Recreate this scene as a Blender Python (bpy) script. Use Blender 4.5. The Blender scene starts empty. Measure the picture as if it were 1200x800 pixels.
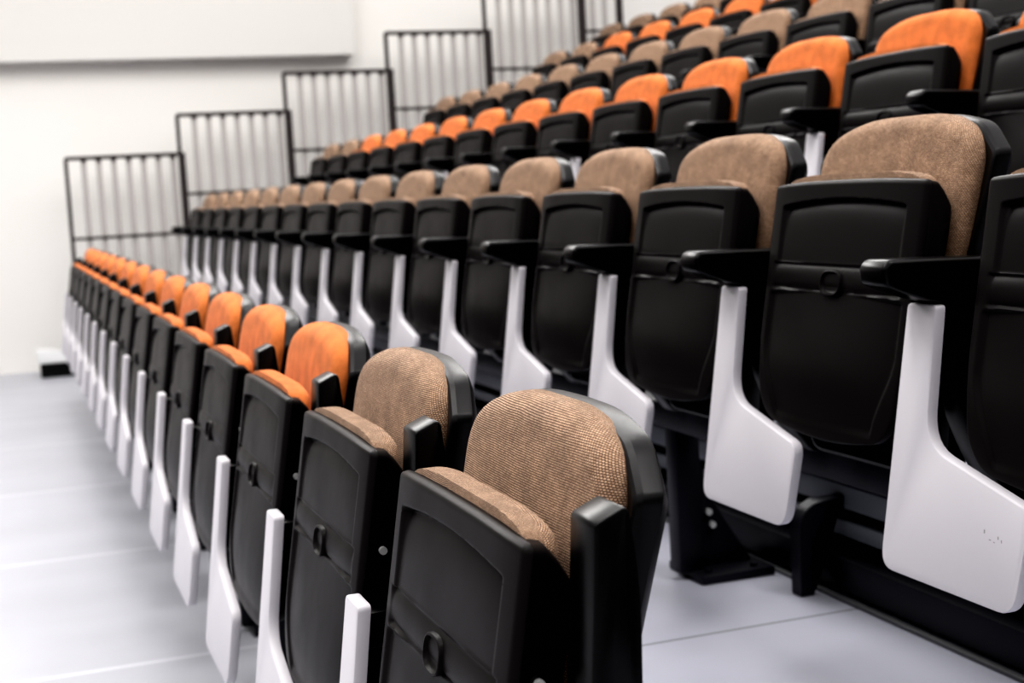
import bpy, bmesh, math, random
from mathutils import Matrix, Vector
random.seed(7)
C = bpy.context.scene.collection
PITCH = 0.55
FLOOR = -0.2                 # height of the lowest tier's floor
ROW_X = [0.0, .821, 1.648, 2.475, 3.302, 4.129]
ROW_Z = [0.0, .294, .583, .872, 1.161, 1.450]      # rise of each tier above the first
ROW_OFF = [0, 0, -.03, 0, 0, -.22]

# ------------------------------------------------------------------ materials
def mat(name, color, rough=.5, spec=.5, metal=0):
    m = bpy.data.materials.new(name); m.use_nodes = True
    b = m.node_tree.nodes['Principled BSDF']
    b.inputs['Base Color'].default_value = (*color, 1)
    b.inputs['Roughness'].default_value = rough
    b.inputs['Metallic'].default_value = metal
    b.inputs['Specular IOR Level'].default_value = spec
    return m, m.node_tree, b
def N(nt, kind, **kw):
    n = nt.nodes.new(kind)
    for k, v in kw.items(): setattr(n, k, v)
    return n
def math_node(nt, op, a, b=None):
    n = N(nt, 'ShaderNodeMath', operation=op)
    for i, s in enumerate((a, b)):
        if s is None: continue
        if isinstance(s, (int, float)): n.inputs[i].default_value = s
        else: nt.links.new(s, n.inputs[i])
    return n.outputs[0]
def plastic(name, color, rough, bump=.12, scale=900, spec=.4):
    m, nt, b = mat(name, color, rough, spec)
    tc = N(nt, 'ShaderNodeTexCoord')
    no = N(nt, 'ShaderNodeTexNoise'); no.inputs['Scale'].default_value = scale; no.inputs['Detail'].default_value = 2
    bp = N(nt, 'ShaderNodeBump'); bp.inputs['Strength'].default_value = bump; bp.inputs['Distance'].default_value = .0006
    nt.links.new(tc.outputs['Object'], no.inputs['Vector']); nt.links.new(no.outputs['Fac'], bp.inputs['Height'])
    nt.links.new(bp.outputs['Normal'], b.inputs['Normal'])
    n2 = N(nt, 'ShaderNodeTexNoise'); n2.inputs['Scale'].default_value = 14
    mr = N(nt, 'ShaderNodeMapRange'); mr.inputs['To Min'].default_value = rough - .06; mr.inputs['To Max'].default_value = rough + .08
    nt.links.new(tc.outputs['Object'], n2.inputs['Vector']); nt.links.new(n2.outputs['Fac'], mr.inputs['Value'])
    nt.links.new(mr.outputs['Result'], b.inputs['Roughness'])
    return m
def fabric(name, c1, c2, dark, bumpd=.0012):
    m, nt, b = mat(name, c1, .92, .15)
    uv = N(nt, 'ShaderNodeUVMap'); uv.uv_map = 'UVMap'
    wn = N(nt, 'ShaderNodeTexNoise'); wn.inputs['Scale'].default_value = 14; wn.inputs['Detail'].default_value = 2
    vm = N(nt, 'ShaderNodeVectorMath', operation='SCALE'); vm.inputs['Scale'].default_value = .0035
    va = N(nt, 'ShaderNodeVectorMath', operation='ADD')
    nt.links.new(uv.outputs['UV'], wn.inputs['Vector']); nt.links.new(wn.outputs['Color'], vm.inputs[0])
    nt.links.new(uv.outputs['UV'], va.inputs[0]); nt.links.new(vm.outputs[0], va.inputs[1])
    br = N(nt, 'ShaderNodeTexBrick'); br.offset = .5
    br.inputs['Scale'].default_value = 1; br.inputs['Brick Width'].default_value = .0036
    br.inputs['Row Height'].default_value = .0024; br.inputs['Mortar Size'].default_value = .00062
    br.inputs['Mortar Smooth'].default_value = .75; br.inputs['Bias'].default_value = -.1
    br.inputs['Color1'].default_value = (*c1, 1); br.inputs['Color2'].default_value = (*c2, 1); br.inputs['Mortar'].default_value = (*dark, 1)
    nt.links.new(va.outputs[0], br.inputs['Vector'])
    pn = N(nt, 'ShaderNodeTexNoise'); pn.inputs['Scale'].default_value = 26; pn.inputs['Detail'].default_value = 4
    nt.links.new(uv.outputs['UV'], pn.inputs['Vector'])
    mr = N(nt, 'ShaderNodeMapRange'); mr.inputs['From Min'].default_value = .3; mr.inputs['From Max'].default_value = .7
    mr.inputs['To Min'].default_value = .84; mr.inputs['To Max'].default_value = 1.14
    nt.links.new(pn.outputs['Fac'], mr.inputs['Value'])
    mx = N(nt, 'ShaderNodeVectorMath', operation='SCALE')
    nt.links.new(br.outputs['Color'], mx.inputs[0]); nt.links.new(mr.outputs['Result'], mx.inputs['Scale'])
    nt.links.new(mx.outputs[0], b.inputs['Base Color'])
    bp = N(nt, 'ShaderNodeBump'); bp.invert = True; bp.inputs['Strength'].default_value = 1; bp.inputs['Distance'].default_value = bumpd
    nt.links.new(br.outputs['Fac'], bp.inputs['Height']); nt.links.new(bp.outputs['Normal'], b.inputs['Normal'])
    b.inputs['Sheen Weight'].default_value = .15; b.inputs['Sheen Roughness'].default_value = .5
    return m
M = {}
M['black'] = plastic('black moulded plastic', (.0210, .0185, .0190), .36, spec=.075)
M['black_shell'] = plastic('black moulded back shell', (.0125, .0115, .0122), .33, spec=.26)
M['black_dark'] = plastic('black satin plastic', (.0060, .0054, .0058), .30, spec=.30)
M['metal'] = plastic('black coated steel', (.026, .026, .032), .36, .05, spec=.25)
M['tablet'] = plastic('grey white laminate', (.73, .705, .74), .42, .03, 300)
M['chrome'] = mat('zinc plated screw', (.80, .80, .79), .42, .6, .5)[0]
M['brown'] = fabric('brown woven fabric', (.82, .57, .40), (.54, .35, .235), (.075, .036, .023))
M['orange'] = fabric('orange woven fabric', (.84, .300, .100), (.78, .262, .082), (.66, .205, .062), .0005)
M['scuff'] = mat('grey scuff', (.40, .38, .40), .6)[0]
M['rail'] = plastic('dark brown painted steel', (.040, .032, .032), .45, .03, spec=.3)
M['slat'] = plastic('light grey painted steel', (.43, .405, .39), .5, .02)
M['box_white'] = plastic('white plastic lid', (.75, .75, .75), .5, .02)
M['rim_edge'] = plastic('worn grey aluminium edge', (.16, .16, .165), .4, .03)
M['riser_grey'] = plastic('dark grey steel', (.22, .23, .25), .4, .03)

def deck_material(name, seam0, spacing, base, seam, width):
    m, nt, b = mat(name, base, .42, .4)
    tc = N(nt, 'ShaderNodeTexCoord'); sp = N(nt, 'ShaderNodeSeparateXYZ')
    nt.links.new(tc.outputs['Object'], sp.inputs[0])
    y = math_node(nt, 'SUBTRACT', sp.outputs['Y'], seam0 - spacing*10)
    f = math_node(nt, 'MODULO', y, spacing)
    f = math_node(nt, 'SUBTRACT', f, spacing/2); f = math_node(nt, 'ABSOLUTE', f); f = math_node(nt, 'SUBTRACT', spacing/2, f)
    line = math_node(nt, 'LESS_THAN', f, width)
    mp = N(nt, 'ShaderNodeMapping'); mp.inputs['Scale'].default_value = (.7, 1.2, 1)
    no = N(nt, 'ShaderNodeTexNoise'); no.inputs['Scale'].default_value = 3; no.inputs['Detail'].default_value = 5
    nt.links.new(tc.outputs['Object'], mp.inputs[0]); nt.links.new(mp.outputs[0], no.inputs['Vector'])
    r = N(nt, 'ShaderNodeValToRGB')
    r.color_ramp.elements[0].position = .3; r.color_ramp.elements[0].color = (*[c*.95 for c in base], 1)
    r.color_ramp.elements[1].position = .7; r.color_ramp.elements[1].color = (*[min(1, c*1.03) for c in base], 1)
    nt.links.new(no.outputs['Fac'], r.inputs[0])
    mx = N(nt, 'ShaderNodeMix', data_type='RGBA'); mx.inputs['B'].default_value = (*seam, 1)
    nt.links.new(line, mx.inputs['Factor']); nt.links.new(r.outputs['Color'], mx.inputs['A'])
    nt.links.new(mx.outputs['Result'], b.inputs['Base Color'])
    return m
M['floor'] = deck_material('blue grey floor boards', 2.09, 1.325, (.50, .505, .545), (.66, .66, .70), .010)
M['deck'] = deck_material('blue grey platform deck', .758, 1.325, (.50, .505, .575), (.22, .22, .25), .004)
def wall_material(k=1):
    m, nt, b = mat('off white painted wall', (.86, .845, .82), .85, .2)
    tc = N(nt, 'ShaderNodeTexCoord'); no = N(nt, 'ShaderNodeTexNoise'); no.inputs['Scale'].default_value = .5
    r = N(nt, 'ShaderNodeValToRGB'); r.color_ramp.elements[0].color = (.77, .752, .725, 1); r.color_ramp.elements[1].color = (.79, .772, .745, 1)
    nt.links.new(tc.outputs['Object'], no.inputs['Vector']); nt.links.new(no.outputs['Fac'], r.inputs[0])
    for e in r.color_ramp.elements: e.color = (*[c*k for c in e.color[:3]], 1)
    nt.links.new(r.outputs[0], b.inputs['Base Color'])
    return m
M['wall'] = wall_material(1.04); M['trim'] = wall_material(.88)
M['ceil'] = mat('white ceiling', (.8, .8, .8), .9)[0]

# ------------------------------------------------------------------ mesh helpers
def finish(name, bm, material, parent=None, angle=38, shift=True, smooth=True):
    me = bpy.data.meshes.new(name)
    bmesh.ops.recalc_face_normals(bm, faces=bm.faces)
    if shift:
        for v in bm.verts: v.co.z -= FLOOR
    bm.to_mesh(me); bm.free()
    if smooth:
        me.polygons.foreach_set('use_smooth', [True]*len(me.polygons))
        me.set_sharp_from_angle(angle=math.radians(angle))
    me.materials.append(material)
    o = bpy.data.objects.new(name, me); C.objects.link(o)
    if parent: o.parent = parent
    return o
def add_box(bm, x0, x1, y0, y1, z0, z1, bev=0):
    r = bmesh.ops.create_cube(bm, size=1)
    for v in r['verts']:
        v.co = Vector(((x0+x1)/2 + v.co.x*(x1-x0), (y0+y1)/2 + v.co.y*(y1-y0), (z0+z1)/2 + v.co.z*(z1-z0)))
    if bev:
        es = list({e for v in r['verts'] for e in v.link_edges})
        bmesh.ops.bevel(bm, geom=es, offset=bev, segments=2, affect='EDGES', profile=.5)
def smooth_poly(pts, radii, seg=5):
    """round the corners of a closed polygon"""
    out = []; n = len(pts)
    for i in range(n):
        p0, p, p1 = Vector(pts[i-1]), Vector(pts[i]), Vector(pts[(i+1) % n])
        r = radii[i] if isinstance(radii, (list, tuple)) else radii
        a, b = (p0-p), (p1-p)
        r = min(r, a.length*.49, b.length*.49)
        if r <= 1e-5: out.append(p); continue
        s, e = p + a.normalized()*r, p + b.normalized()*r
        for k in range(seg+1):
            t = k/seg
            out.append(s*(1-t)**2 + p*2*t*(1-t) + e*t*t)
    return out
def add_prism(bm, poly, place, t0, t1, bev=.003, seg=2):
    """poly: 2D outline, place(a, b, t) -> 3D; rounded front and back edges"""
    n = len(poly)
    def normals():
        res = []
        area = sum(poly[i].x*poly[(i+1) % n].y - poly[(i+1) % n].x*poly[i].y for i in range(n))
        s = 1 if area > 0 else -1
        for i in range(n):
            d = (poly[(i+1) % n]-poly[i]).normalized() + (poly[i]-poly[i-1]).normalized()
            d = d.normalized(); res.append(Vector((-d.y, d.x))*s)     # inward
        return res
    nr = normals(); sg = 1 if t1 > t0 else -1
    rings = []
    for k in range(seg+1):
        a = math.pi/2*k/seg
        rings.append((bev*(1-math.sin(a)), t0 + sg*bev*(1-math.cos(a))))
    for k in range(seg+1):
        a = math.pi/2*k/seg
        rings.append((bev*(1-math.cos(a)), t1 - sg*bev*(1-math.sin(a))))
    vr = []
    for ins, t in rings:
        vr.append([bm.verts.new(place((p+q*ins).x, (p+q*ins).y, t)) for p, q in zip(poly, nr)])
    for r0, r1 in zip(vr, vr[1:]):
        for i in range(n):
            bm.faces.new((r0[i], r0[(i+1) % n], r1[(i+1) % n], r1[i]))
    bm.faces.new(vr[0]); bm.faces.new(vr[-1])
def bar(bm, p, q, w, d=None, rot=0):
    """rectangular bar between two points"""
    p, q = Vector(p), Vector(q); d = d or w
    ax = (q-p); L = ax.length; z = ax.normalized()
    x = Vector((0, 1, 0)).cross(z)
    if x.length < .01: x = Vector((1, 0, 0)).cross(z)
    x.normalize(); y = z.cross(x)
    vs = []
    for t in (0, L):
        vs.append([bm.verts.new(p + z*t + x*a*w/2 + y*b*d/2) for a, b in ((-1, -1), (1, -1), (1, 1), (-1, 1))])
    for i in range(4): bm.faces.new((vs[0][i], vs[0][(i+1) % 4], vs[1][(i+1) % 4], vs[1][i]))
    bm.faces.new(vs[0]); bm.faces.new(vs[1])
def tube(bm, p, q, r, n=14):
    p, q = Vector(p), Vector(q); z = (q-p).normalized()
    x = z.orthogonal().normalized(); y = z.cross(x)
    a = [[bm.verts.new(c + x*math.cos(2*math.pi*i/n)*r + y*math.sin(2*math.pi*i/n)*r) for i in range(n)] for c in (p, q)]
    for i in range(n): bm.faces.new((a[0][i], a[0][(i+1) % n], a[1][(i+1) % n], a[1][i]))
    bm.faces.new(a[0]); bm.faces.new(a[1])
def sstep(a, b, x):
    t = max(0, min(1, (x-a)/(b-a))); return t*t*(3-2*t)

def empty(name, loc):
    o = bpy.data.objects.new(name, None); C.objects.link(o); o.location = loc; o.empty_display_size = .1
    return o
def tag(o, label=None, cat=None, group=None, kind=None):
    if label: o['label'] = label
    if cat: o['category'] = cat
    if group: o['group'] = group
    if kind: o['kind'] = kind
    return o

# ------------------------------------------------------------------ chair parts (x towards the back, y sideways, z up)
OFFV = -.020        # the seat sits slightly off the middle between its arms
def pan_x(z): return -.023 + (z-.294)*.175 + (.012*((.40-z)/.12)**2 if z < .40 else 0)
def seat_pan_mesh():
    bm = bmesh.new(); NU, NT = 120, 210
    z0 = .275
    def point(u, t):
        # rounded outline: width shrinks towards the top corners and the bottom
        hw = .210 - .018*(1-sstep(0, .45, t))
        rt, rb = .022, .16
        if t > 1-rt: k = (t-(1-rt))/rt; hw -= .010*(1-math.sqrt(max(0, 1-k*k)))
        if t < rb: k = (rb-t)/rb; hw -= .060*(1-math.sqrt(max(0, 1-k*k)))
        v = u*hw
        z1 = .674 - .005*abs(u)**3
        z = z0 + .012*abs(u)**2*(1-t) + t*(z1-z0)
        de = min(hw-abs(v), (1-t)*.40, t*.40 + .002)
        f = .007*(1-math.sqrt(max(0, 1-(1-min(1, de/.007))**2)))          # rounded edge
        # upper recess
        zt = .645 - .010*abs(v/.165)**2
        m = sstep(.172, .164, abs(v)) * sstep(zt+.002, zt-.006, z) * sstep(.541, .548, z)
        f += m*(.0035 + .0105*math.exp(-max(0, zt-z)/.016))
        # hand rail band: half-round moulding
        mb = sstep(.182, .174, abs(v)) * sstep(.500, .505, z) * sstep(.546, .541, z)
        q = max(-1, min(1, (z-.523)/.022))
        f += mb*(.010 - .009*math.sqrt(max(0, 1-q*q)))
        # lower panel
        za = .507 - .008*abs(v/.18)**2
        ml = sstep(.188 - .05*sstep(.42, .28, z), .178 - .05*sstep(.42, .28, z), abs(v)) * sstep(za, za-.008, z) * sstep(.292, .31, z)
        f += .0065*ml - .010*ml*(1-(v/.19)**2)*math.exp(-((z-.38)/.09)**2)
        f += .012*(abs(v)/.215)**6 * .6
        return Vector((pan_x(z)+f, v+OFFV, z))
    g = [[bm.verts.new(point(-1+2*i/NU, j/NT)) for i in range(NU+1)] for j in range(NT+1)]
    for j in range(NT):
        for i in range(NU): bm.faces.new((g[j][i], g[j][i+1], g[j+1][i+1], g[j+1][i]))
    ring = [g[0][i] for i in range(NU)] + [g[j][NU] for j in range(NT)] + [g[NT][i] for i in range(NU, 0, -1)] + [g[j][0] for j in range(NT, 0, -1)]
    cen = Vector((0, 0, .48))
    prev = ring
    for dx, sc in ((.007, 1.0), (.009, .992), (.020, .985), (.031, .975), (.042, .96), (.048, .93)):
        drop = .030*sstep(.018, .05, dx)
        cur = []
        for v in ring:
            b = v.co.copy(); b.x = pan_x(b.z) + .0075 + dx
            b.y = OFFV + (b.y-OFFV)*sc; b.z = .48 + (b.z-.48)*sc - drop*sstep(.60, .66, b.z)
            cur.append(bm.verts.new(b))
        for i in range(len(ring)):
            k = (i+1) % len(ring)
            bm.faces.new((prev[i], prev[k], cur[k], cur[i]))
        prev = cur
    bm.faces.new(prev)
    return bm
def button_mesh():
    bm = bmesh.new(); n = 28
    def ring(a, b, x):
        out = []
        for i in range(n):
            th = 2*math.pi*i/n; c, s = math.cos(th), math.sin(th)
            y = a*math.copysign(abs(c)**.7, c); z = .517 + b*math.copysign(abs(s)**.7, s)
            out.append(bm.verts.new((pan_x(z)+x, y+OFFV, z)))
        return out
    rs = [ring(.029, .020, .014), ring(.029, .020, -.0015), ring(.0278, .0188, -.0028), ring(.0262, .0172, -.0028), ring(.025, .016, .0), ring(.0235, .0145, .0022), ring(.018, .011, .0026)]
    for a, b in zip(rs, rs[1:]):
        for i in range(n): bm.faces.new((a[i], a[(i+1) % n], b[(i+1) % n], b[i]))
    bm.faces.new(rs[-1]); bm.faces.new(rs[0])
    return bm
def pillow(outline, xf, thick, crown, edge_r, sg=1):
    """upholstered pad. outline [(y,z)], xf(z) gives the face plane; the pad bulges to -x"""
    bm = bmesh.new(); uvl = bm.loops.layers.uv.new('UVMap'); uvs = {}
    n = len(outline); cen = Vector((0, sum(p.y for p in outline)/n))
    nr = []
    area = sum(outline[i].x*outline[(i+1) % n].y - outline[(i+1) % n].x*outline[i].y for i in range(n)); s = 1 if area > 0 else -1
    for i in range(n):
        d = ((outline[(i+1) % n]-outline[i]).normalized() + (outline[i]-outline[i-1]).normalized()).normalized()
        nr.append(Vector((-d.y, d.x))*s)
    def height(p):           # crown over the face
        a = min(1, abs(p.x)/.21); 
        return crown*(1-a**2.5)
    rings = []
    def add(ins, x, scale=1.0, ext=0):
        r = []
        for p, q in zip(outline, nr):
            w = p + q*ins
            w = cen + (w-cen)*scale
            v = bm.verts.new((xf(w.y) + sg*(x - height(w)*min(1, max(0, 1-x/edge_r))), w.x + OFFV, w.y))
            uvs[v] = (w - q*ext*1.0)
            r.append(v)
        rings.append(r)
    add(0, thick, 1, thick + edge_r*.57)
    for k in range(7):
        a = math.pi/2*k/6
        add(edge_r*(1-math.cos(a)), edge_r*(1-math.sin(a)), 1, edge_r*(math.pi/2-a) - edge_r*math.cos(a) if k < 6 else 0)
    for sc in (.94, .86, .75, .62, .48, .34, .2, .08): add(edge_r, 0, sc)
    for a, b in zip(rings, rings[1:]):
        for i in range(n): bm.faces.new((a[i], a[(i+1) % n], b[(i+1) % n], b[i]))
    bm.faces.new(rings[-1]); bm.faces.new(rings[0])
    for f in bm.faces:
        for l in f.loops: l[uvl].uv = uvs[l.vert]
    return bm
def back_x(z):                # front face of the back cushion
    return .138 + (z-.75)*.215 + (0 if z > .6 else .25*(.6-z)**2)
def resample(pts, step):
    out = []; n = len(pts)
    for i in range(n):
        a, b = pts[i], pts[(i+1) % n]; k = max(1, int((b-a).length/step))
        for j in range(k): out.append(a + (b-a)*j/k)
    return out
BACK_OUT = resample(smooth_poly([(-.180, .45), (.180, .45), (.202, .60), (.209, .732), (.10, .766), (-.10, .766), (-.209, .732), (-.202, .60)],
                    [.05, .05, .08, .075, .09, .09, .075, .08], 8), .012)
SEAT_OUT = resample(smooth_poly([(-.165, .34), (.165, .34), (.186, .48), (.194, .672), (.12, .683), (-.12, .683), (-.194, .672), (-.186, .48)],
                    [.04, .04, .08, .038, .06, .06, .038, .08], 8), .012)
def shell_mesh():
    bm = bmesh.new()
    out = smooth_poly([(-.190, .22), (.190, .22), (.198, .33), (.203, .52), (.231, .698), (.229, .706), (.180, .746), (.10, .763), (0, .765), (-.10, .763), (-.180, .746), (-.229, .706), (-.231, .698), (-.203, .52), (-.198, .33)],
                      [.03, .03, .03, .05, .004, .004, .02, .04, .03, .04, .02, .004, .004, .05, .03], 4)
    out = resample(out, .02)
    n = len(out); cen = Vector((0, .52))
    rings = []
    def add(scy, x, ins):
        r = []
        for p in out:
            q = cen + (p-cen)*scy; d = (cen-p).normalized()*ins; q = q + d
            wrap = -.012*(abs(q.x)/.25)**3
            r.append(bm.verts.new((back_x(q.y) + x + wrap, q.x + OFFV, q.y)))
        rings.append(r)
    add(.60, .034, 0); add(.80, .032, 0); add(.92, .030, 0); add(.975, .028, 0); add(.992, .030, 0); add(1, .036, 0)
    add(1, .052, 0); add(.997, .056, 0); add(.98, .060, 0); add(.93, .068, 0); add(.84, .076, 0); add(.55, .082, 0); add(.2, .084, 0)
    for a, b in zip(rings, rings[1:]):
        for i in range(n): bm.faces.new((a[i], a[(i+1) % n], b[(i+1) % n], b[i]))
    bm.faces.new(rings[0]); bm.faces.new(rings[-1])
    return bm
SIDE = .275
def side_place(v0):
    return lambda a, b, t: Vector((a, v0+t, b))
def arm_down_mesh(s):
    bm = bmesh.new()
    out = smooth_poly([(-.080, .556), (-.070, .566), (.02, .563), (.13, .559), (.146, .545), (.140, .498), (.07, .490), (0, .503), (-.055, .522), (-.078, .532)],
                      [.006, .006, .03, .01, .01, .02, .03, .03, .02, .008], 4)
    add_prism(bm, out, side_place(SIDE*s), -.031, .031, .007, 3)
    return bm
def arm_up_mesh(s):
    bm = bmesh.new()
    out = smooth_poly([(.085, .700), (.113, .712), (.118, .706), (.125, .63), (.122, .535), (.115, .495), (.080, .490), (.070, .515), (.076, .58)],
                      [.005, .005, .006, .03, .02, .02, .02, .02, .04], 4)
    add_prism(bm, out, side_place(SIDE*s), -.029, .029, .0035, 2)
    return bm
def standard_mesh(s):
    bm = bmesh.new()
    out = smooth_poly([(.066, .535), (.122, .540), (.132, .42), (.185, .30), (.235, .215), (.235, .198), (.135, .198), (.085, .26), (.040, .36), (.048, .47)],
                      [.02, .02, .05, .05, .01, .005, .01, .04, .05, .05], 4)
    add_prism(bm, out, side_place(SIDE*s), -.0265, .0265, .004, 2)
    return bm
def tab_x(z): return -.050 + (z-.125)*.133
def tablet_mesh():
    bm = bmesh.new()
    # y measured from chair centre: far edge .308
    out = smooth_poly([(.308, .500), (.243, .500), (.240, .312), (.020, .262), (.036, .128), (.320, .128)],
                      [.008, .008, .045, .022, .030, .030], 6)
    add_prism(bm, out, lambda a, b, t: Vector((tab_x(b)+t, a, b)), 0, .0175, .0028, 2)
    return bm
def hinge_mesh():
    bm = bmesh.new()
    add_box(bm, .012, .075, .262, .292, .440, .485, .004)
    tube(bm, (.03, .256, .462), (.03, .298, .462), .010)
    return bm
def screw_mesh(sy):
    bm = bmesh.new(); y = sy*.2085 + OFFV
    tube(bm, (.053, y-.008*sy, .545), (.053, y+.008*sy, .545), .0052, 12)
    bmesh.ops.bevel(bm, geom=[e for e in bm.edges if len(e.link_faces) == 2 and e.calc_face_angle(0) > 1.2], offset=.0012, segments=2, affect='EDGES')
    return bm
def collar_mesh(sy):
    bm = bmesh.new(); y = sy*.2085 + OFFV
    tube(bm, (.053, y-.008*sy, .545), (.053, y+.0025*sy, .545), .0095, 18)
    return bm

def make_chair(fab, arm_up):
    root = empty('tablet_chair', (0, 0, 0))
    pan = finish('seat_pan', seat_pan_mesh(), M['black'], root, 55)
    finish('release_button', button_mesh(), M['black'], pan, 50)
    for s in (-1, 1):
        c = finish('hinge_collar', collar_mesh(s), M['black_dark'], pan)
        finish('screw', screw_mesh(s), M['chrome'], pan)
    finish('seat_cushion', pillow(SEAT_OUT, lambda z: pan_x(z)+.050, .036, .004, .017, -1), M[fab], root, 80)
    finish('backrest_shell', shell_mesh(), M['black_shell'], root, 19)
    finish('back_cushion', pillow(BACK_OUT, back_x, .034, .006, .022), M[fab], root, 80)
    finish('armrest', (arm_up_mesh if arm_up else arm_down_mesh)(1), M['black_dark'], root, 35)
    finish('side_support', standard_mesh(1), M['black_dark'], root, 35)
    finish('tablet_hinge', hinge_mesh(), M['black_dark'], root, 35)
    finish('writing_tablet', tablet_mesh(), M['tablet'], root, 40)['label'] = 'grey-white writing tablet hanging down'
    return root
def copy_tree(o, parent=None):
    c = o.copy(); C.objects.link(c)
    if parent: c.parent = parent
    for ch in list(o.children): copy_tree(ch, c)
    return c

ORD = ['first', 'second', 'third', 'fourth', 'fifth', 'sixth', 'seventh', 'eighth', 'ninth', 'tenth', 'eleventh', 'twelfth', 'thirteenth', 'fourteenth', 'fifteenth', 'sixteenth']
ROWNAME = ['front row', 'second row', 'third row', 'fourth row', 'fifth row', 'topmost row']
RANGE = [(0, 14), (0, 15), (2, 15), (4, 15), (8, 15), (13, 17)]
def colour(r, g):
    if r == 0: return 'brown' if g < 2 else 'orange'
    if r == 2: return 'orange' if g < 14 else 'brown'
    if r == 4: return 'orange' if g < 14 else 'brown'
    return 'brown'
proto = {}; ends = []
def chair_at(r, g):
    fab, up = colour(r, g), r == 0
    if (fab, up) not in proto:
        o = proto[(fab, up)] = make_chair(fab, up)
    else: o = copy_tree(proto[(fab, up)])
    o.location = (ROW_X[r], g*PITCH - .325 + ROW_OFF[r], ROW_Z[r] + FLOOR)
    return o
for r, (g0, g1) in enumerate(RANGE):
    lst = list(range(g0, g1+1))
    for col in ('brown', 'orange'):
        sub = [g for g in lst if colour(r, g) == col]
        for k, g in enumerate(sub):
            o = chair_at(r, g)
            where = ROWNAME[r]
            arm = 'folded chair with raised armrest' if r == 0 else 'folded tablet chair'
            if r == 0 and col == 'brown':
                lab = ['brown woven chair at the near end of the front row, sharpest of all', 'second brown woven chair of the front row, beside the first orange one'][k]
            elif r == 0:
                lab = ('nearest orange chair of the front row, right behind its two brown chairs' if k == 0 else
                       'last orange chair at the far left end of the front row' if k == len(sub)-1 else
                       f'{ORD[k]} orange chair of the front row counted from its brown chairs')
            elif r == 1:
                lab = ('brown chair of the second row cut off by the right picture edge' if k == 0 else
                       'last brown chair at the far left end of the second row' if k == len(sub)-1 else
                       f'{ORD[k]} brown chair of the second row counted from the right picture edge')
            elif r in (2, 4) and col == 'brown':
                lab = (f'brown chair next to the farthest orange chair of the {where}' if k == 0 else f'last brown chair at the far left end of the {where}')
            elif r == 2:
                lab = ('orange chair of the third row cut off by the right picture edge' if k == 0 else
                       'farthest orange chair of the third row, next to two brown ones' if k == len(sub)-1 else
                       f'{ORD[k]} orange chair of the third row counted from the right picture edge')
            elif r == 3:
                lab = ('last brown chair at the far left end of the fourth row' if k == len(sub)-1 else
                       f'{ORD[len(sub)-1-k]} brown chair of the fourth row counted from its far left end')
            elif r == 4:
                lab = ('farthest orange chair of the fifth row, next to two brown ones' if k == len(sub)-1 else
                       f'{ORD[len(sub)-1-k]} orange chair of the fifth row counted from its far left end')
            else:
                lab = ('last brown chair at the far left end of the topmost row' if k == len(sub)-1 else
                       f'{ORD[len(sub)-1-k]} brown chair of the topmost row counted from its far left end')
            tag(o, lab, 'chair', f'folding tablet chairs in the {where}')
            if g == g0: ends.append((r, o))
for r, o in ends:              # the near end of each row is closed by one more arm
    finish('armrest', (arm_up_mesh if r == 0 else arm_down_mesh)(-1), M['black_dark'], o, 35)
    finish('side_support', standard_mesh(-1), M['black_dark'], o, 35)
    if r == 1:                 # faint scuffs on the nearest tablet
        bm = bmesh.new()
        for yy, zz, a, b in ((.102, .222, .002, .005), (.090, .214, .004, .0012), (.075, .219, .0015, .004), (.068, .216, .0012, .004), (.082, .2125, .003, .001)):
            x = tab_x(zz) - .0003
            add_box(bm, x, x+.0004, yy-a/2, yy+a/2, zz-b/2, zz+b/2)
        tb = [c for c in o.children if c.name.startswith('writing_tablet')][0]
        finish('scuff_marks', bm, M['scuff'], tb)

# ------------------------------------------------------------------ beams carrying the chairs
def foot_mesh(y):
    bm = bmesh.new()
    add_box(bm, .180, .240, y-.028, y+.028, -.185, .15, .006)                      # column
    add_box(bm, .205, .385, y-.085, y+.085, -.2, -.180, .003)                      # base plate
    g = smooth_poly([(.225, -.182), (.37, -.182), (.33, -.12), (.27, -.02), (.235, .13), (.215, .13)], [0, .01, .03, .03, 0, 0], 4)
    add_prism(bm, g, side_place(y), -.006, .006, .001, 1)
    add_prism(bm, [p.copy() for p in g], side_place(y+.028), -.004, .004, .001, 1)
    return bm
def bolt_mesh(y):
    bm = bmesh.new()
    for x, yy in ((.235, -.055), (.235, .055), (.345, -.06)):
        tube(bm, (x, y+yy, -.181), (x, y+yy, -.172), .008, 6)
    return bm
def bracket_bolt_mesh(y):
    bm = bmesh.new()
    for x, z in ((.27, -.085), (.262, -.055)):
        tube(bm, (x, y-.008, z), (x, y-.018, z), .008, 10)
    return bm
for r, (g0, g1) in enumerate(RANGE):
    y0 = (g0-1)*PITCH + ROW_OFF[r] + .02 - (1.2 if r == 1 else 0); y1 = g1*PITCH + ROW_OFF[r] - .02
    base = empty('seating_beam', (ROW_X[r], 0, ROW_Z[r]+FLOOR))
    bm = bmesh.new()
    add_box(bm, .165, .235, y0, y1, .145, .202, .004)
    finish('beam', bm, M['metal'], base)
    step = PITCH if r == 0 else 2*PITCH
    y = .05
    ys = []
    while y < y1 - .05:
        if y > y0 + .05 and not (r == 1 and y < 1): ys.append(y)
        y += step
    if r == 1: ys.append(-1.05)
    for y in ys:
        f = finish('foot', foot_mesh(y), M['metal'], base)
        finish('anchor_bolt', bolt_mesh(y), M['metal'], f)
        if r < 2: finish('bracket_bolt', bracket_bolt_mesh(y), M['chrome'], f)
    tag(base, f'black steel beam on feet carrying the chairs of the {ROWNAME[r]}', 'beam', 'black steel beams under the chair rows')

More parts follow.
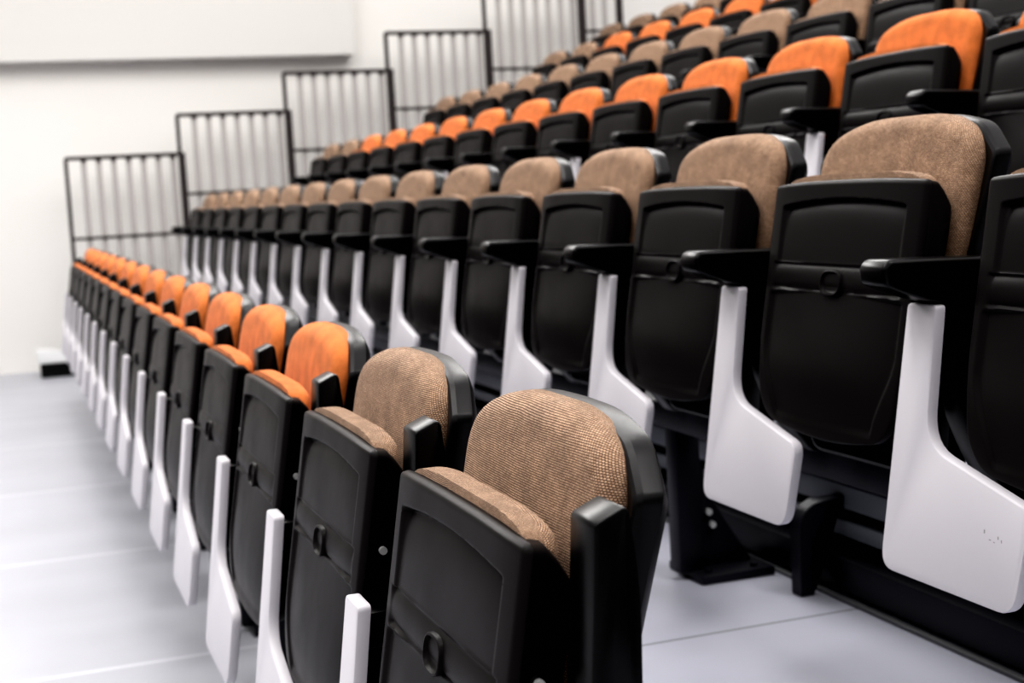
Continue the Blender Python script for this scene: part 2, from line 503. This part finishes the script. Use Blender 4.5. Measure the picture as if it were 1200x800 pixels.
# ------------------------------------------------------------------ tiered platforms
YN, YF = -4.0, 9.6
for k in range(1, 7):
    x0 = .45 + (k-1)*.827; x1 = x0 + .827 if k < 6 else x0 + 1.6
    zt = ROW_Z[k] + FLOOR if k < 6 else ROW_Z[5] + .289 + FLOOR
    zb = ROW_Z[k-1] + FLOOR
    dep = 0.0
    p = empty('tier_platform', (x0, 0, zt))
    bm = bmesh.new(); add_box(bm, -.0, x1-x0-.001, YN, YF, -.03, 0)
    d = finish('deck', bm, M['deck'], p, shift=False, smooth=False)
    d.location = (0, 0, 0)
    h = zb - zt
    bm = bmesh.new(); add_box(bm, -.022, -.001, YN, YF, -.055, 0, .003)
    finish('nosing', bm, M['metal'], p, shift=False)
    bm = bmesh.new(); add_box(bm, -.004, .012, YN, YF, -.112, -.062, .002)
    finish('grey_channel', bm, M['riser_grey'], p, shift=False)
    bm = bmesh.new(); add_box(bm, .030, .045, YN, YF, h+.001, -.030, 0)
    finish('riser_panel', bm, M['black_dark'], p, shift=False)
    bm = bmesh.new(); add_box(bm, -.002, .028, YN, YF, h+.115, h+.150, .003)
    finish('middle_rail', bm, M['riser_grey'], p, shift=False)
    bm = bmesh.new(); add_box(bm, -.045, .026, YN, YF, h+.012, h+.085, .004)
    finish('bottom_rail', bm, M['metal'], p, shift=False)
    bm = bmesh.new(); add_box(bm, -.060, -.047, YN, YF, h+.001, h+.008, .001)
    finish('edge_strip', bm, M['rim_edge'], p, shift=False)
    if k < 3:
        for yy in (-.75, .90, 2.55, 4.2, 5.85, 7.5):
            bm = bmesh.new()
            out = smooth_poly([(-.115, h+.001), (-.082, h+.001), (-.082, h+.11), (-.06, h+.15), (-.004, h+.165), (-.004, h+.205), (-.08, h+.20), (-.115, h+.165)],
                              [.002, .002, .02, .03, .002, .002, .04, .03], 5)
            add_prism(bm, out, side_place(yy), -.02, .02, .002, 1)
            finish('support_post', bm, M['metal'], p, shift=False)
    names = ['lowest', 'second', 'third', 'fourth', 'fifth', 'topmost']
    tag(p, f'{names[k-1]} raised tier of the seating, long grey deck with black riser, under the {ROWNAME[k]}' if k < 6 else
        'grey deck behind the topmost row, highest level of the stand', 'platform', 'stepped tiers of the seating stand')

# ------------------------------------------------------------------ railings at the far end of the tiers
FY = 9.43
FN = ['lowest railing panel, leftmost, behind the far end of the front row', 'second railing panel from the left, one step above the lowest',
      'third railing panel from the left, behind the third row end', 'fourth railing panel from the left, its top just inside the picture',
      'fifth railing panel, cut off by the top picture edge', 'sixth railing panel, farthest right sliver beside the fifth panel post']
for k in range(6):
    x0 = .155 + .827*k; w = .835; zt = 1.385 + .289*k; zl = .795 + .289*k
    zf = ROW_Z[k] + FLOOR if k < 6 else 0
    zr = (ROW_Z[k+1] if k < 5 else ROW_Z[5]+.289) + FLOOR
    if k == 5: w = .34
    root = empty('railing_panel', (x0, FY, zf))
    def L(x, y, z): return (x-x0, y-FY, z-zf)
    bm = bmesh.new(); bar(bm, L(x0, FY, zf+.001), L(x0, FY, zt), .026)
    finish('thin_post', bm, M['rail'], root, shift=False)
    bm = bmesh.new(); bar(bm, L(x0+w, FY-.037, zr+.001), L(x0+w, FY-.037, zt+.008), .045)
    finish('thick_post', bm, M['rail'], root, shift=False)
    bm = bmesh.new(); bar(bm, L(x0, FY, zt), L(x0+w, FY, zt), .026)
    finish('top_rail', bm, M['rail'], root, shift=False)
    bm = bmesh.new(); bar(bm, L(x0, FY, zl), L(x0+w, FY, zl), .020)
    finish('lower_rail', bm, M['rail'], root, shift=False)
    nb = 7 if k < 5 else 2
    for i in range(nb):
        xb = x0 + .125 + .108*i if k < 5 else x0 + .12 + .108*i
        low = zf+.001 if xb < .45 + .827*k - .06 else zr+.001
        bm = bmesh.new(); add_box(bm, xb-.020-x0, xb+.020-x0, .006, .014, low-zf, zt-.012-zf)
        finish('slat', bm, M['slat'], root, shift=False)
        for zz in (zt-.02, zl):
            bm = bmesh.new(); add_box(bm, xb-.02-x0, xb+.02-x0, -.014, .006, zz-.006-zf, zz+.006-zf, .002)
            finish('slat_clip', bm, M['rail'], root, shift=False)
    tag(root, 'black framed ' + FN[k], 'railing', 'stepped end railings of the stand')

# ------------------------------------------------------------------ small box by the wall
bx = empty('floor_box', (-.03, 9.40, FLOOR))
bm = bmesh.new(); add_box(bm, -.12, .12, -.09, .09, 0, .105, .006)
finish('body', bm, M['black_dark'], bx, shift=False)
bm = bmesh.new()
out = smooth_poly([(-.135, .106), (.11, .106), (.06, .175), (-.02, .20), (-.145, .21)], [.01, .02, .03, .03, .01], 4)
add_prism(bm, out, side_place(0), -.09, .09, .006, 2)
finish('white_top', bm, M['box_white'], bx, shift=False)
tag(bx, 'small black box with a white top on the floor against the far wall', 'box')

# ------------------------------------------------------------------ room
def structure(name, x0, x1, y0, y1, z0, z1, m):
    bm = bmesh.new(); add_box(bm, x0, x1, y0, y1, z0, z1)
    o = finish(name, bm, m, None, shift=False, smooth=False); o['kind'] = 'structure'
    return o
structure('floor', -9, 7.3, -9, 9.85, FLOOR-.1, FLOOR, M['floor'])
structure('wall_far', -9, 7.3, 9.85, 10.05, FLOOR, 5.2, M['wall'])
structure('wall_right', 7.3, 7.5, -9, 10.05, FLOOR, 5.2, M['wall'])
structure('trim_1', -9, 2.44, 9.63, 9.849, 2.118, 4.6, M['trim'])

# ------------------------------------------------------------------ light
w = bpy.data.worlds.new('World'); bpy.context.scene.world = w; w.use_nodes = True
nt = w.node_tree; bg = nt.nodes['Background']
tc = N(nt, 'ShaderNodeTexCoord'); sp = N(nt, 'ShaderNodeSeparateXYZ'); nt.links.new(tc.outputs['Generated'], sp.inputs[0])
mr = N(nt, 'ShaderNodeMapRange'); mr.inputs['From Min'].default_value = .10; mr.inputs['From Max'].default_value = .50; mr.interpolation_type = 'SMOOTHSTEP'
mr.inputs['To Min'].default_value = .04; mr.inputs['To Max'].default_value = .85
nt.links.new(sp.outputs['Z'], mr.inputs['Value']); nt.links.new(mr.outputs['Result'], bg.inputs['Strength'])
bg.inputs['Color'].default_value = (1, .985, .98, 1)
def area(name, loc, target, sx, sy, power, spread=180, col=(1, .98, .96)):
    l = bpy.data.lights.new(name, 'AREA'); l.shape = 'RECTANGLE'; l.size = sx; l.size_y = sy; l.energy = power; l.color = col
    o = bpy.data.objects.new(name, l); C.objects.link(o); o.location = loc
    l.spread = math.radians(spread)
    o.rotation_euler = (Vector(target)-Vector(loc)).to_track_quat('-Z', 'Y').to_euler()
    return o
area('ceiling_or_fill_lamp', (-1.5, .5, 5.2), (.4, .8, .2), 1.2, 3, 95)
area('ceiling_or_fill_lamp', (1.0, 3.5, 6.0), (1.2, 3.5, 0), 1.5, 3, 80)
area('ceiling_or_fill_lamp', (2.6, -1.5, 5.6), (1.6, .5, .5), 1.2, 3, 80)
area('ceiling_or_fill_lamp', (-1.4, 5.0, 3.7), (-.3, 9.8, 1.5), 4, 2, 28, 100)  # unseen fill added to brighten the far wall, not a ceiling fixture
area('ceiling_or_fill_lamp', (3.4, 5.2, 4.9), (3.0, 9.8, 2.4), 4, 2, 27, 100)  # second added fill, brightens the wall behind the upper railings, no real fixture
area('ceiling_or_fill_lamp', (-.6, 7.2, 4.6), (-.4, -2.0, 1.2), 4.0, 1.2, 150)
area('ceiling_or_fill_lamp', (4.2, 7.2, 5.4), (2.6, -2.0, 2.0), 4.0, 1.2, 150)

# ------------------------------------------------------------------ camera
cam = bpy.data.cameras.new('camera'); co = bpy.data.objects.new('camera', cam); C.objects.link(co)
rx, ry, rz = -.1048, .0561, -.3369
Rm = Matrix.Rotation(rz, 3, 'Z') @ Matrix.Rotation(rx, 3, 'X') @ Matrix.Rotation(ry, 3, 'Y')
right, fwd, up = Rm.col[0], Rm.col[1], Rm.col[2]
m4 = Matrix(((right.x, up.x, -fwd.x, -.3634), (right.y, up.y, -fwd.y, -1.7252), (right.z, up.z, -fwd.z, .9815), (0, 0, 0, 1)))
co.matrix_world = m4
cam.sensor_width = 36; cam.lens = 1692.03/1200*36
cam.clip_start = .05; cam.clip_end = 100
cam.dof.use_dof = True; cam.dof.focus_distance = 1.62; cam.dof.aperture_fstop = 6.3
bpy.context.scene.camera = co
vs = bpy.context.scene.view_settings
vs.view_transform = 'Standard'; vs.look = 'High Contrast'; vs.exposure = 0; vs.gamma = 1
vs.use_curve_mapping = True; vs.curve_mapping.black_level = (.006, .006, .006); vs.curve_mapping.update()
